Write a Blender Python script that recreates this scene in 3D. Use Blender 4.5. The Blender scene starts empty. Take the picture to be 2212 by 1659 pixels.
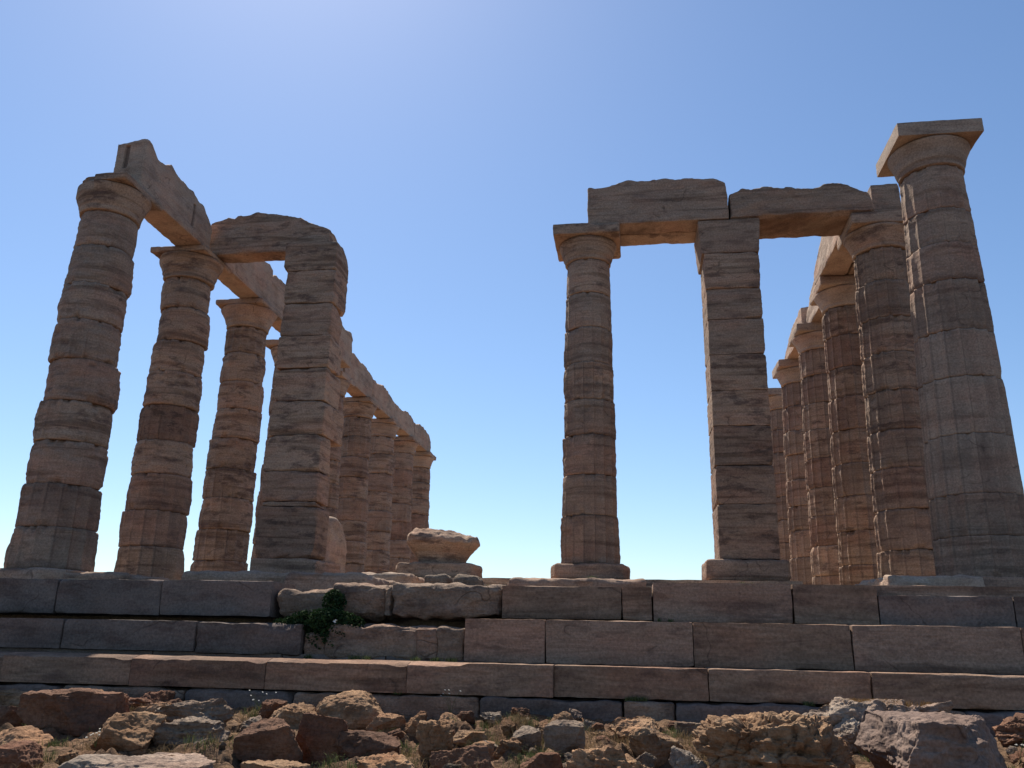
import bpy, math, random
import numpy as np
from mathutils import Vector, Matrix

# ------------------------------------------------------------------ camera, sky, sun, exposure
scn = bpy.context.scene
CAM = (1.9987, -8.7502, -0.7724)
YAW, PIT, ROL = -0.146247, 0.292998, 0.0195704
F = Vector((math.sin(YAW)*math.cos(PIT), math.cos(YAW)*math.cos(PIT), math.sin(PIT)))
R = Vector((math.cos(YAW), -math.sin(YAW), 0)); U = R.cross(F)
R2 = R*math.cos(ROL)+U*math.sin(ROL); U2 = -R*math.sin(ROL)+U*math.cos(ROL)
cam = bpy.data.cameras.new("camera"); camo = bpy.data.objects.new("camera", cam)
scn.collection.objects.link(camo)
M4 = Matrix(((R2.x, U2.x, -F.x, CAM[0]), (R2.y, U2.y, -F.y, CAM[1]), (R2.z, U2.z, -F.z, CAM[2]), (0, 0, 0, 1)))
camo.matrix_world = M4
cam.sensor_width = 36; cam.lens = 36*1833.228/2212
cam.clip_start = 0.05; cam.clip_end = 60000
scn.camera = camo

SUN_AZ, SUN_EL = math.radians(-29), math.radians(54)   # azimuth from +Y towards +X
SUN = Vector((math.sin(SUN_AZ)*math.cos(SUN_EL), math.cos(SUN_AZ)*math.cos(SUN_EL), math.sin(SUN_EL)))
world = bpy.data.worlds.new("World"); scn.world = world; world.use_nodes = True
nt = world.node_tree
bg = nt.nodes['Background']; sky = nt.nodes.new('ShaderNodeTexSky')
sky.sky_type = 'NISHITA'; sky.sun_disc = False
sky.sun_elevation = SUN_EL; sky.sun_rotation = SUN_AZ
sky.altitude = 60; sky.air_density = 1.0; sky.dust_density = 0.35; sky.ozone_density = 3.5
hs = nt.nodes.new('ShaderNodeHueSaturation'); hs.inputs['Saturation'].default_value = 1.06
nt.links.new(sky.outputs[0], hs.inputs['Color']); nt.links.new(hs.outputs[0], bg.inputs[0]); bg.inputs[1].default_value = 0.088
sl = bpy.data.lights.new("sun", 'SUN'); sl.energy = 5.0; sl.angle = math.radians(0.53); sl.color = (1, .93, .82)
slo = bpy.data.objects.new("sun", sl); scn.collection.objects.link(slo)
slo.rotation_euler = SUN.to_track_quat('Z', 'Y').to_euler(); slo.location = (0, 0, 30)
scn.view_settings.view_transform = 'Standard'; scn.view_settings.look = 'None'
scn.view_settings.gamma = 1; scn.view_settings.use_curve_mapping = False
scn.view_settings.exposure = 0.70
scn.render.engine = 'CYCLES'
scn.cycles.max_bounces = 6; scn.cycles.diffuse_bounces = 5
scn.cycles.use_denoising = True

# ------------------------------------------------------------------ noise
_rs = np.random.RandomState(7)
_perm = _rs.permutation(256); _perm = np.concatenate([_perm, _perm, _perm])
_g = _rs.normal(size=(256, 3)); _g /= np.linalg.norm(_g, axis=1)[:, None]
def pn(p):
    pi = np.floor(p).astype(np.int64); f = p-pi; pi &= 255
    w = f*f*f*(f*(f*6-15)+10); out = 0
    for dx in (0, 1):
        for dy in (0, 1):
            for dz in (0, 1):
                h = _perm[_perm[_perm[(pi[:, 0]+dx) & 255]+((pi[:, 1]+dy) & 255)]+((pi[:, 2]+dz) & 255)]
                d = f-np.array([dx, dy, dz])
                ww = (w[:, 0] if dx else 1-w[:, 0])*(w[:, 1] if dy else 1-w[:, 1])*(w[:, 2] if dz else 1-w[:, 2])
                out = out+ww*(_g[h]*d).sum(1)
    return out*1.5
def fbm(p, o=4, seed=0, gain=.5):
    a, s, out = 1., 1., 0
    for i in range(o):
        out = out+a*pn(p*s+seed*17.13+i*5.7); a *= gain; s *= 2.03
    return out
def ridg(p, o=4, seed=0):
    a, s, out = 1., 1., 0
    for i in range(o):
        out = out+a*(1-np.abs(pn(p*s+seed*11.3+i*7.1))*2); a *= .5; s *= 2.1
    return out
def hsh(a, b, c=0):
    return np.modf(np.abs(np.sin(a*127.1+b*311.7+c*74.7)*43758.5453))[0]
def sstep(a, b, x):
    t = np.clip((x-a)/(b-a), 0, 1); return t*t*(3-2*t)

# ------------------------------------------------------------------ object helpers
COL = scn.collection
def mesh_obj(name, v, f, mat, parent=None, smooth=True, stain_shade=None, loc=None):
    me = bpy.data.meshes.new(name)
    v = np.ascontiguousarray(v, dtype=np.float32); f = np.asarray(f)
    me.vertices.add(len(v)); me.vertices.foreach_set('co', v.ravel())
    k = f.shape[1]
    me.loops.add(f.size); me.loops.foreach_set('vertex_index', f.astype(np.int32).ravel())
    me.polygons.add(len(f)); me.polygons.foreach_set('loop_start', np.arange(0, f.size, k, dtype=np.int32))
    me.polygons.foreach_set('loop_total', np.full(len(f), k, np.int32))
    me.polygons.foreach_set('use_smooth', np.full(len(f), smooth, bool))
    if stain_shade is not None:
        a = me.attributes.new('stain_shade', 'FLOAT', 'POINT'); a.data.foreach_set('value', np.asarray(stain_shade, np.float32))
    me.update(calc_edges=True); me.validate()
    if smooth: me.set_sharp_from_angle(angle=math.radians(38))
    me.materials.append(mat)
    o = bpy.data.objects.new(name, me); COL.objects.link(o)
    if parent: o.parent = parent
    if loc is not None: o.location = loc
    return o
def tag(o, label=None, cat=None, group=None, kind=None):
    if label: o['label'] = label
    if cat: o['category'] = cat
    if group: o['group'] = group
    if kind: o['kind'] = kind
    elif cat: o['kind'] = 'thing'
    return o
def empty(name, loc, label, cat, group=None):
    o = bpy.data.objects.new(name, None); COL.objects.link(o); o.location = loc
    o.empty_display_size = .2; o['kind'] = 'thing'
    return tag(o, label, cat, group)

_latc = {}
def lattice(nx, ny, nz):
    """surface of a box lattice: unit coords (N,3) and quads"""
    k = (nx, ny, nz)
    if k in _latc: return _latc[k]
    A, B = ny+1, nz+1
    qs = []
    def idx(i, j, l): return (i*A+j)*B+l
    def face(fn, n1, n2, flip):
        a, b = np.meshgrid(np.arange(n1), np.arange(n2), indexing='ij'); a = a.ravel(); b = b.ravel()
        q = np.stack([fn(a, b), fn(a+1, b), fn(a+1, b+1), fn(a, b+1)], 1)
        qs.append(q[:, ::-1] if flip else q)
    face(lambda a, b: idx(a, b, 0), nx, ny, True); face(lambda a, b: idx(a, b, nz), nx, ny, False)
    face(lambda a, b: idx(a, 0, b), nx, nz, False); face(lambda a, b: idx(a, ny, b), nx, nz, True)
    face(lambda a, b: idx(0, a, b), ny, nz, True); face(lambda a, b: idx(nx, a, b), ny, nz, False)
    q = np.concatenate(qs); u, inv = np.unique(q, return_inverse=True)
    i = u//(A*B); j = (u//B) % A; l = u % B
    P = np.stack([i/nx, j/ny, l/nz], 1).astype(float)
    _latc[k] = (P, inv.reshape(q.shape)); return _latc[k]

def block(size, res, seed, rmin=.006, rmax=.05, amp=.008, ztop=None, zbot=None, warp=None, chip=.0, fine=.004, cuts=0, cutd=.05):
    """weathered stone block, centred in x,y, from z=0 up"""
    size = np.array(size, float)
    n = [max(3, int(round(s/res))) for s in size]; n = [min(a, 110) for a in n]
    P, Q = lattice(*n)
    h = size/2
    p = (P-.5)*size
    so = p+seed*3.71
    nz = fbm(so*2.2, 3, seed)*.5+.5
    r = rmin+(rmax-rmin)*np.clip(nz, 0, 1)**2
    if chip > 0: r = r+chip*sstep(.25, .6, fbm(so*1.6, 2, seed+3))
    r = np.minimum(r, h.min()*.8)[:, None]
    c = np.clip(p, -(h-r), h-r); d = p-c; L = np.linalg.norm(d, axis=1)[:, None]+1e-9
    # only pull in where two or more axes exceed
    p2 = c+d/L*np.minimum(r, L)
    nrm = d/L
    disp = amp*fbm(so*3.1, 4, seed+1)+fine*fbm(so*np.array([6, 6, 22]), 3, seed+2)
    p2 = p2+nrm*disp[:, None]
    if cuts:
        rs_ = np.random.RandomState(seed*7+1)
        for _ in range(cuts):
            nv = rs_.normal(size=3)*np.array([1, .8, 1.1]); nv /= np.linalg.norm(nv)
            e = np.maximum(0, p2@nv+.006*fbm(p2*9+seed, 3, 2)-(np.abs(nv)@h-cutd*rs_.uniform(.4, 1.6)*np.abs(nv).sum()))
            p2 = p2-e[:, None]*nv
    p2[:, 2] += h[2]
    if ztop is not None:
        t = p2[:, 0]
        zt = ztop(t, p2[:, 1]); zb = zbot(t) if zbot is not None else 0
        p2[:, 2] = zb+(p2[:, 2]/size[2])*(zt-zb)
    if warp is not None: p2 = warp(p2)
    return p2, Q

# ------------------------------------------------------------------ materials
def ramp(nt, fac, stops):
    n = nt.nodes.new('ShaderNodeValToRGB'); e = n.color_ramp.elements
    e[0].position, e[0].color = stops[0][0], (*stops[0][1], 1)
    e[1].position, e[1].color = stops[-1][0], (*stops[-1][1], 1)
    for pos, c in stops[1:-1]:
        x = e.new(pos); x.color = (*c, 1)
    nt.links.new(fac, n.inputs[0]); return n.outputs[0]
def noise(nt, vec, scale, detail=6, rough=.55, dist=0):
    n = nt.nodes.new('ShaderNodeTexNoise'); n.inputs['Scale'].default_value = scale
    n.inputs['Detail'].default_value = detail; n.inputs['Roughness'].default_value = rough
    n.inputs['Distortion'].default_value = dist
    nt.links.new(vec, n.inputs['Vector']); return n.outputs['Fac']
def mapping(nt, vec, scale, rot=(0, 0, 0)):
    m = nt.nodes.new('ShaderNodeMapping'); m.inputs['Scale'].default_value = scale
    m.inputs['Rotation'].default_value = rot
    nt.links.new(vec, m.inputs['Vector']); return m.outputs[0]
def mix(nt, fac, a, b, mode='MIX'):
    n = nt.nodes.new('ShaderNodeMix'); n.data_type = 'RGBA'; n.blend_type = mode
    for s, v in ((n.inputs[0], fac), (n.inputs[6], a), (n.inputs[7], b)):
        if hasattr(v, 'links') or isinstance(v, bpy.types.NodeSocket): nt.links.new(v, s)
        elif isinstance(v, (int, float)): s.default_value = v
        else: s.default_value = (*v, 1)
    return n.outputs[2]
def math_(nt, op, a, b=None):
    n = nt.nodes.new('ShaderNodeMath'); n.operation = op
    for s, v in ((n.inputs[0], a), (n.inputs[1], b)):
        if v is None: continue
        if isinstance(v, bpy.types.NodeSocket): nt.links.new(v, s)
        else: s.default_value = v
    return n.outputs[0]

def stone(name, light, mid, dark, crust=(.12, .09, .085), crustamt=.5, band=9., bump=.35, rnd=.09, bandmix=.75, tilt=.04, rustc=(.38, .25, .20), rust=.3, k=(.76, .655, .59)):
    light, mid, dark, crust, rustc = [tuple(a*b for a, b in zip(c, k)) for c in (light, mid, dark, crust, rustc)]
    m = bpy.data.materials.new(name); m.use_nodes = True; nt = m.node_tree
    b = nt.nodes['Principled BSDF']; b.inputs['Roughness'].default_value = .92
    b.inputs['Specular IOR Level'].default_value = .15
    tc = nt.nodes.new('ShaderNodeTexCoord'); oi = nt.nodes.new('ShaderNodeObjectInfo')
    off = nt.nodes.new('ShaderNodeVectorMath'); off.operation = 'MULTIPLY_ADD'
    nt.links.new(oi.outputs['Random'], off.inputs[0]); off.inputs[1].default_value = (37, 53, 71)
    nt.links.new(tc.outputs['Object'], off.inputs[2])
    v = off.outputs[0]
    bands = noise(nt, mapping(nt, v, (.55, .55, band), (tilt, tilt*.7, 0)), 1.0, 9, .62, .6)
    mott = noise(nt, v, 3.0, 8, .6)
    c1 = ramp(nt, bands, [(.36, tuple(a*.8 for a in dark)), (.46, mid), (.53, light), (.58, mid), (.66, tuple(a*1.08 for a in light))])
    c2 = ramp(nt, mott, [(.32, dark), (.5, mid), (.68, light)])
    c = mix(nt, bandmix, c2, c1)
    hp = ramp(nt, noise(nt, mapping(nt, v, (.7, .7, 2.0)), 1.1, 4, .6), [(.38, (1.06, .95, .92)), (.5, (1, 1, 1)), (.62, (.90, .92, .94))])
    c = mix(nt, 1.0, c, hp, 'MULTIPLY')
    rf = ramp(nt, noise(nt, mapping(nt, v, (1, 1, 2.2)), 1.3, 5, .6), [(.5, (0, 0, 0)), (.68, (rust,)*3)])
    c = mix(nt, rf, c, rustc)
    # black crust patches with a shape of their own, plus pitting, dirt and painted shade attribute
    at = nt.nodes.new('ShaderNodeAttribute'); at.attribute_name = 'stain_shade'
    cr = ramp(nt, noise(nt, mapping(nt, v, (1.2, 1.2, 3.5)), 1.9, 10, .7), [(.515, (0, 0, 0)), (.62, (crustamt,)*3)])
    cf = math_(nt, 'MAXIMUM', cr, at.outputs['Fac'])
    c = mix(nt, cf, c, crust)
    ck = noise(nt, mapping(nt, v, (1, 1, 1.6)), .8, 3, .5, .2)
    ck2 = math_(nt, 'ABSOLUTE', math_(nt, 'SUBTRACT', ck, .5))
    ckf = ramp(nt, ck2, [(0, (.6,)*3), (.005, (0, 0, 0))])
    ckf = mix(nt, 1.0, ckf, ramp(nt, noise(nt, v, 1.7, 2), [(.52, (0, 0, 0)), (.6, (1, 1, 1))]), 'MULTIPLY')
    c = mix(nt, ckf, c, tuple(a*.6 for a in crust))
    fine = noise(nt, v, 42, 6, .7)
    fg = ramp(nt, fine, [(.3, (.62,)*3), (.7, (1.25,)*3)])
    c = mix(nt, 1.0, c, fg, 'MULTIPLY')
    mr = nt.nodes.new('ShaderNodeMapRange'); nt.links.new(oi.outputs['Random'], mr.inputs[0])
    mr.inputs[3].default_value = 1-rnd; mr.inputs[4].default_value = 1+rnd
    cc = nt.nodes.new('ShaderNodeVectorMath'); cc.operation = 'SCALE'
    nt.links.new(c, cc.inputs[0]); nt.links.new(mr.outputs[0], cc.inputs['Scale'])
    nt.links.new(cc.outputs[0], b.inputs['Base Color'])
    h = math_(nt, 'ADD', math_(nt, 'MULTIPLY', noise(nt, mapping(nt, v, (3, 3, 26)), 1.6, 8, .65, .4), .7), math_(nt, 'MULTIPLY', fine, .45))
    h = math_(nt, 'ADD', h, math_(nt, 'MULTIPLY', noise(nt, v, 11, 8, .7), .8))
    h = math_(nt, 'SUBTRACT', h, math_(nt, 'MULTIPLY', ckf, .6))
    bp = nt.nodes.new('ShaderNodeBump'); bp.inputs['Strength'].default_value = bump; bp.inputs['Distance'].default_value = .04
    nt.links.new(h, bp.inputs['Height']); nt.links.new(bp.outputs[0], b.inputs['Normal'])
    return m

MARB = stone('weathered_marble', (.52, .43, .345), (.41, .325, .25), (.24, .18, .14), crustamt=.75)
MARBL = stone('pale_marble', (.56, .49, .41), (.47, .40, .33), (.34, .275, .22), crustamt=.3, bandmix=.4)
MARBG = stone('grey_marble', (.46, .385, .315), (.375, .305, .245), (.245, .19, .15), crustamt=.45)
MARBR = stone('reddish_marble', (.47, .37, .30), (.37, .28, .22), (.22, .155, .12), crustamt=.5, band=7)
NEWM = stone('restored_marble', (.50, .44, .37), (.44, .375, .31), (.35, .285, .23), crustamt=.25, bump=.18, band=5)
STEPM = stone('step_marble', (.43, .34, .27), (.31, .235, .18), (.16, .115, .09), crustamt=.55, band=6, tilt=.12, rnd=.14, rust=.5, k=(.72, .61, .54))
STEPG = stone('grey_step_stone', (.27, .25, .235), (.22, .20, .19), (.15, .135, .125), crustamt=.5, band=4, bandmix=.5, rnd=.15, k=(.66, .585, .54))
POROS = stone('rough_poros_stone', (.48, .40, .32), (.36, .29, .23), (.20, .155, .12), crustamt=.6, band=2, bandmix=.25, bump=.8)
FLOORM = stone('dusty_floor', (.66, .53, .40), (.56, .44, .32), (.42, .32, .23), crustamt=.1, band=1, bandmix=.2, bump=.6, k=(.8, .78, .74))
RUSTY = stone('rusty_limestone', (.66, .48, .32), (.50, .325, .195), (.24, .12, .065), crust=(.11, .06, .04), crustamt=.45, band=4, bandmix=.35, bump=.9, rustc=(.46, .25, .13), rust=.4, k=(.66, .60, .55))
DARKR = stone('dark_red_limestone', (.34, .20, .135), (.24, .135, .09), (.14, .08, .055), crust=(.08, .05, .04), crustamt=.4, band=4, bandmix=.3, bump=.7, rustc=(.34, .17, .09), k=(.66, .60, .55))
GREYR = stone('grey_limestone', (.46, .385, .31), (.335, .275, .22), (.185, .145, .115), crustamt=.5, band=2.5, bandmix=.3, bump=.9, rust=.15, k=(.66, .60, .55))
WHITER = stone('pale_pitted_limestone', (.76, .68, .58), (.50, .42, .35), (.30, .24, .2), crustamt=.55, band=2, bandmix=.2, bump=1.0, rust=.1, k=(.66, .60, .55))
SOIL = stone('dry_soil', (.25, .175, .11), (.18, .12, .075), (.10, .066, .042), crustamt=.2, band=1, bandmix=.1, bump=1.0, rnd=0, k=(.66, .60, .55))

BEDR = stone('earthy_bedrock', (.50, .35, .22), (.36, .24, .15), (.19, .125, .08), crustamt=.3, band=3, bandmix=.25, bump=1.0, rustc=(.30, .17, .10), rust=.5, rnd=0, k=(.50, .44, .40))
DARKM = stone('dark_stained_marble', (.38, .30, .24), (.29, .22, .175), (.18, .13, .10), crust=(.09, .07, .065), crustamt=.75, band=9)
BOUL = stone('pinkish_block_stone', (.50, .39, .33), (.38, .285, .235), (.24, .17, .14), crust=(.12, .08, .07), crustamt=.35, band=1.5, bandmix=.2, bump=.5, rust=.15, k=(.6, .55, .52))
# ------------------------------------------------------------------ ground, sea
def bedz(p):
    m = sstep(-.15, .25, fbm(p*1.9, 2, 31))*sstep(-1.45, -1.75, p[:, 1])
    q_ = fbm(p*np.array([3.2, 4.4, 1]), 3, 33); st = np.floor(q_*7)/7+.3*np.modf(np.abs(q_)*7)[0]/7
    return m*(.13*np.clip(st+.25, 0, 1)+.03*ridg(p*5, 4, 34)-.02)
def zg_y(y): return np.interp(y, [-60, -20, -8.75, -4.8, -1.5, 3], [-8, -3.6, -2.3, -1.66, -1.40, -1.36])
def build_ground():
    # fine part concentrated before the steps
    def axis(c, w, n, far, nf):
        a = np.linspace(c-w, c+w, n); s = np.geomspace(.15, far, nf)
        return np.concatenate([(c-w-s)[::-1], a, c+w+s])
    xs = axis(.5, 5.4, 460, 260, 26); ys = axis(-3.0, 2.0, 210, 260, 26)
    X, Y = np.meshgrid(xs, ys, indexing='ij')
    p = np.stack([X.ravel(), Y.ravel(), np.zeros(X.size)], 1)
    z = zg_y(p[:, 1])
    r = np.hypot(p[:, 0], p[:, 1]-10)
    z = z-sstep(30, 260, r)*58
    z = z+.05*fbm(p*1.1, 3, 1)+.045*np.maximum(fbm(p*3.3, 4, 2), -.2)+.022*ridg(p*9, 4, 3)-.035+.012*fbm(p*28, 3, 6)
    z = z+bedz(p)*.8-.06*sstep(-1.5, -1.8, p[:, 1])
    z = np.where(p[:, 1] > -1.25, np.minimum(z, -1.38), z)
    p[:, 2] = z
    nx, ny = len(xs), len(ys)
    i, j = np.meshgrid(np.arange(nx-1), np.arange(ny-1), indexing='ij'); i = i.ravel(); j = j.ravel()
    q = np.stack([i*ny+j, (i+1)*ny+j, (i+1)*ny+j+1, i*ny+j+1], 1)
    tag(mesh_obj('ground', p, q, BEDR), kind='structure')
build_ground()
def zg(x, y):
    p = np.array([[x, y, 0.]]); return float(zg_y(y)+.05*fbm(p*1.1, 3, 1)[0]+.045*max(fbm(p*3.3, 4, 2)[0], -.2)+bedz(p)[0]*.8-.06*float(sstep(-1.5, -1.8, np.array(y))))
wm = bpy.data.materials.new('sea_water'); wm.use_nodes = True
b = wm.node_tree.nodes['Principled BSDF']; b.inputs['Base Color'].default_value = (.02, .06, .10, 1); b.inputs['Roughness'].default_value = .25
s = 40000
tag(mesh_obj('sea', [(-s, -s, -57), (s, -s, -57), (s, s, -57), (-s, s, -57)], [[0, 1, 2, 3]], wm), kind='structure')

# ------------------------------------------------------------------ temple floor
def slabgrid(x0, x1, y0, y1, z0, z1, name, mat, seed, res=.08, amp=.015, **k):
    sx, sy = x1-x0, y1-y0
    v, q = block((sx, sy, z1-z0), res, seed, amp=amp, rmin=.01, rmax=.05, **k)
    v = v+np.array([(x0+x1)/2, (y0+y1)/2, z0]); return mesh_obj(name, v, q, mat)
tag(slabgrid(-6.75, 6.75, 1.6, 30.5, -1.3, -.12, 'temple_floor', FLOORM, 4, res=.3, amp=.02), kind='structure')
tag(slabgrid(-6.7, 6.7, -.1, 1.9, -1.3, -.34, 'floor_foundation', POROS, 5, res=.1, amp=.03), kind='structure')
tag(slabgrid(-4.35, 4.35, 4.05, 27, -.2, .115, 'pronaos_floor', MARB, 6, res=.2, amp=.008), kind='structure')

# ------------------------------------------------------------------ columns
def drum(r0, r1, z0, z1, ztot, fl, ero, seed, res=.028, nth=128, dx=0, dy=0, nf=16, pit=0.0, pillow=.012):
    nr = max(6, int((z1-z0)/res))
    th = np.arange(nth)/nth*2*np.pi
    zz = np.linspace(z0, z1, nr+1)
    # crowd rows at the joints
    t = np.linspace(0, 1, nr+1); t = t+.35*np.sin(2*np.pi*t)/(2*np.pi)*-1
    zz = z0+(z1-z0)*np.clip(t, 0, 1)
    T, Z = np.meshgrid(th, zz, indexing='xy'); T = T.ravel(); Z = Z.ravel()
    fr = Z/ztot
    Rr = r0+(r1-r0)*(fr**1.15)
    P = np.stack([np.cos(T)*Rr, np.sin(T)*Rr, Z], 1)
    ph = T*nf/(2*np.pi)+.5; f = np.modf(ph)[0]; fi = np.floor(ph)
    D = .046*Rr/.5
    pres = np.clip(fl*1.25+.15+.9*fbm(P*1.5, 3, seed), 0, 1)
    rr = Rr-D*np.clip(np.sin(np.pi*f), 0, 1)**.6*pres
    # eroded
    big = fbm(P*2.1, 3, seed+1)
    mid = fbm(P*np.array([6, 6, 9]), 3, seed+2)
    lay = fbm(P*np.array([2, 2, 19]), 4, seed+3)
    rr = rr-(1-pres)*D*.5
    rr += ero*(.020*big+.010*mid+.008*lay)+.002*lay
    # rows of weathered cells inside flutes
    stain_shade = pres*(.20*sstep(.1, .45, f)*sstep(.1, .45, 1-f)*(.5+np.clip(fbm(P*2.2, 3, seed+21), -.4, .5))+.30*hsh(fi, 1.0, seed)*sstep(.03, .1, f)*sstep(.03, .1, 1-f)+.38*(f < .1)*(f > .02))   # dirt lodged in the flutes, plus painted shade per flute and along arrises
    if pit > 0:
        zw = Z/.105+.45*hsh(fi, 3.0, seed)+.5*fbm(P*2.2, 2, seed+12)+20; row = np.floor(zw); zf = np.modf(zw)[0]; wd = .05+.16*hsh(fi, row, seed+4)
        cell = (hsh(fi, row, seed) > (1-pit))*1.0
        reg = sstep(-.1, .25, fbm(P*np.array([1.2, 1.2, 2.6]), 2, seed+8))
        ins = sstep(wd, wd+.16, f)*sstep(wd, wd+.16, 1-f)*sstep(.05, .3, zf)*sstep(.02+wd, .35+wd, 1-zf)*(.6+.8*np.clip(fbm(P*14, 2, seed+2)+.3, 0, 1))
        s_ = cell*ins*reg; rr -= .016*s_; stain_shade = np.maximum(stain_shade, np.clip(s_, 0, 1)*.6)
    d = np.minimum(Z-z0, z1-Z); tt = (Z-z0)/(z1-z0)
    rr += .7*pillow*(np.clip(np.sin(np.pi*tt), 0, 1)**.4-.5)*(.3+.5*ero)
    jn = .42+.5*fbm(np.stack([np.cos(T)*1.6, np.sin(T)*1.6, np.where(tt > .5, 3., 0.)+0*T], 1), 3, seed+5)
    rr -= (.008+.018*ero*np.clip(jn, 0, 1.3)**3)*np.exp(-(d/(.009+.009*ero))**2)
    ch = sstep(.22, .6, fbm(np.stack([np.cos(T)*2.3, np.sin(T)*2.3, np.where(tt > .5, 3., 0.)], 1), 3, seed+6))
    rr -= (.02+.04*ero)*ch*np.exp(-(d/.06)**2)
    V = np.stack([np.cos(T)*rr+dx, np.sin(T)*rr+dy, Z], 1)
    n = nth; i = np.arange(n); rows = np.arange(nr)
    I, Jr = np.meshgrid(i, rows); I = I.ravel(); Jr = Jr.ravel()
    q = np.stack([Jr*n+I, Jr*n+(I+1) % n, (Jr+1)*n+(I+1) % n, (Jr+1)*n+I], 1)
    # caps as rings shrinking to a centre vertex ring
    nv = len(V)
    Vb = np.array([[dx, dy, z0]]); Vt = np.array([[dx, dy, z1]])
    V = np.concatenate([V, Vb, Vt]); stain_shade = np.concatenate([stain_shade, [0, 0]])
    tb = np.stack([np.full(n, nv), (i+1) % n, i, np.full(n, nv)], 1)[:, :3]
    ttp = np.stack([np.full(n, nv+1), nr*n+i, nr*n+(i+1) % n], 1)
    tri = np.concatenate([tb, ttp])
    tri4 = np.concatenate([tri, tri[:, :1]], 1)   # degenerate closed below
    return V, q, tri, stain_shade

def mesh_mixed(name, V, q, tri, mat, parent, stain_shade):
    me = bpy.data.meshes.new(name)
    me.vertices.add(len(V)); me.vertices.foreach_set('co', V.astype(np.float32).ravel())
    nl = q.size+tri.size
    me.loops.add(nl); me.loops.foreach_set('vertex_index', np.concatenate([q.ravel(), tri.ravel()]).astype(np.int32))
    me.polygons.add(len(q)+len(tri))
    ls = np.concatenate([np.arange(len(q))*4, q.size+np.arange(len(tri))*3]).astype(np.int32)
    lt = np.concatenate([np.full(len(q), 4), np.full(len(tri), 3)]).astype(np.int32)
    me.polygons.foreach_set('loop_start', ls); me.polygons.foreach_set('loop_total', lt)
    sm = np.ones(len(ls), bool); sm[len(q):] = False
    me.polygons.foreach_set('use_smooth', sm)
    a = me.attributes.new('stain_shade', 'FLOAT', 'POINT'); a.data.foreach_set('value', stain_shade.astype(np.float32))
    me.update(calc_edges=True); me.validate(); me.materials.append(mat)
    o = bpy.data.objects.new(name, me); COL.objects.link(o); o.parent = parent; return o

def lathe(prof, nth, seed, ero, cutx=None):
    prof = np.array(prof); 
    # refine the profile
    L = np.concatenate([[0], np.cumsum(np.hypot(np.diff(prof[:, 0]), np.diff(prof[:, 1])))])
    n = max(10, int(L[-1]/.018)); s = np.linspace(0, L[-1], n)
    rr = np.interp(s, L, prof[:, 0]); zz = np.interp(s, L, prof[:, 1])
    th = np.arange(nth)/nth*2*np.pi
    T, Zi = np.meshgrid(th, np.arange(n), indexing='xy'); T = T.ravel(); Zi = Zi.ravel()
    r = rr[Zi]; z = zz[Zi]
    P = np.stack([np.cos(T)*r, np.sin(T)*r, z], 1)
    r = r+ero*(.03*fbm(P*2.5, 3, seed)+.012*fbm(P*np.array([4, 4, 20]), 4, seed+1))+.003*fbm(P*9, 3, seed+4)
    r = np.where(rr[Zi] < .02, rr[Zi], r)
    if cutx is not None: r = cutx(r, T, z)
    V = np.stack([np.cos(T)*r, np.sin(T)*r, z], 1)
    i = np.arange(nth); I, J = np.meshgrid(i, np.arange(n-1)); I = I.ravel(); J = J.ravel()
    q = np.stack([J*nth+I, J*nth+(I+1) % nth, (J+1)*nth+(I+1) % nth, (J+1)*nth+I], 1)
    return V, q

JT = [0, .60, 1.20, 1.82, 2.41, 3.04, 3.66, 4.25, 4.88, 5.46]
rng = random.Random(5)
def column(x, y, zb, joints, r0, r1, seed, label, group, fl=(.2,)*9, ero=(.9,)*9, mats=None, mat=MARB, pit=.0,
           ab=1.08, abz=(5.82, 6.02), capero=.5, cutab=None, cutcap=None, shift=.012, capmat=None, res=.028, name='doric_column', pillow=.010, er=None, abr=(.006, .05), nth=160):
    root = empty(name, (x, y, zb), label, 'column', group)
    rr = random.Random(seed); n = len(joints)-1; zt = joints[-1]
    for i in range(n):
        m = mats[i] if mats and mats[i] else mat
        if m is mat and mat is MARB: m = rr.choice([MARB, MARB, MARB, MARBG, MARBR]) if mats is None else m
        dx, dy = rr.uniform(-shift, shift), rr.uniform(-shift, shift)
        p_ = pit[i] if isinstance(pit, (list, tuple)) else pit
        V, q, tri, st = drum(r0+rr.uniform(-.3, 1)*shift, r1+rr.uniform(-.3, 1)*shift, joints[i]-zb+.001, joints[i+1]-zb-.001, zt-zb,
                             fl[i], ero[i], seed*13+i, res=res, nth=nth, dx=dx, dy=dy, pit=p_, pillow=pillow)
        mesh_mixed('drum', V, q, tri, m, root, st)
    R_ = r1+.012; a0, a1 = abz[0]-zb, abz[1]-zb; zn = zt-zb; er = er or ab/2-.015
    prof = [(0, zn), (R_-.02, zn+.001), (R_, zn+.015), (R_+.005, zn+(a0-zn)*.22), (R_+.018, zn+(a0-zn)*.26), (R_+.03, zn+(a0-zn)*.36),
            (R_+(er-R_)*.45, zn+(a0-zn)*.58), (R_+(er-R_)*.8, zn+(a0-zn)*.8), (er, a0-.03), (er-.005, a0-.008), (er-.05, a0-.002), (0, a0-.001)]
    V, q = lathe(prof, 96, seed+50, capero, cutcap)
    cap = mesh_obj('capital', V, q, capmat or mat, root)
    v, q = block((ab, ab, a1-a0), .035, seed+77, rmin=abr[0], rmax=abr[1]+.06*capero, amp=.012*capero+.002, chip=.10*capero)
    v = v+np.array([0, 0, a0])
    if cutab is not None: v = cutab(v)
    mesh_obj('abacus', v, q, capmat or mat, cap)
    return root

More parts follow.
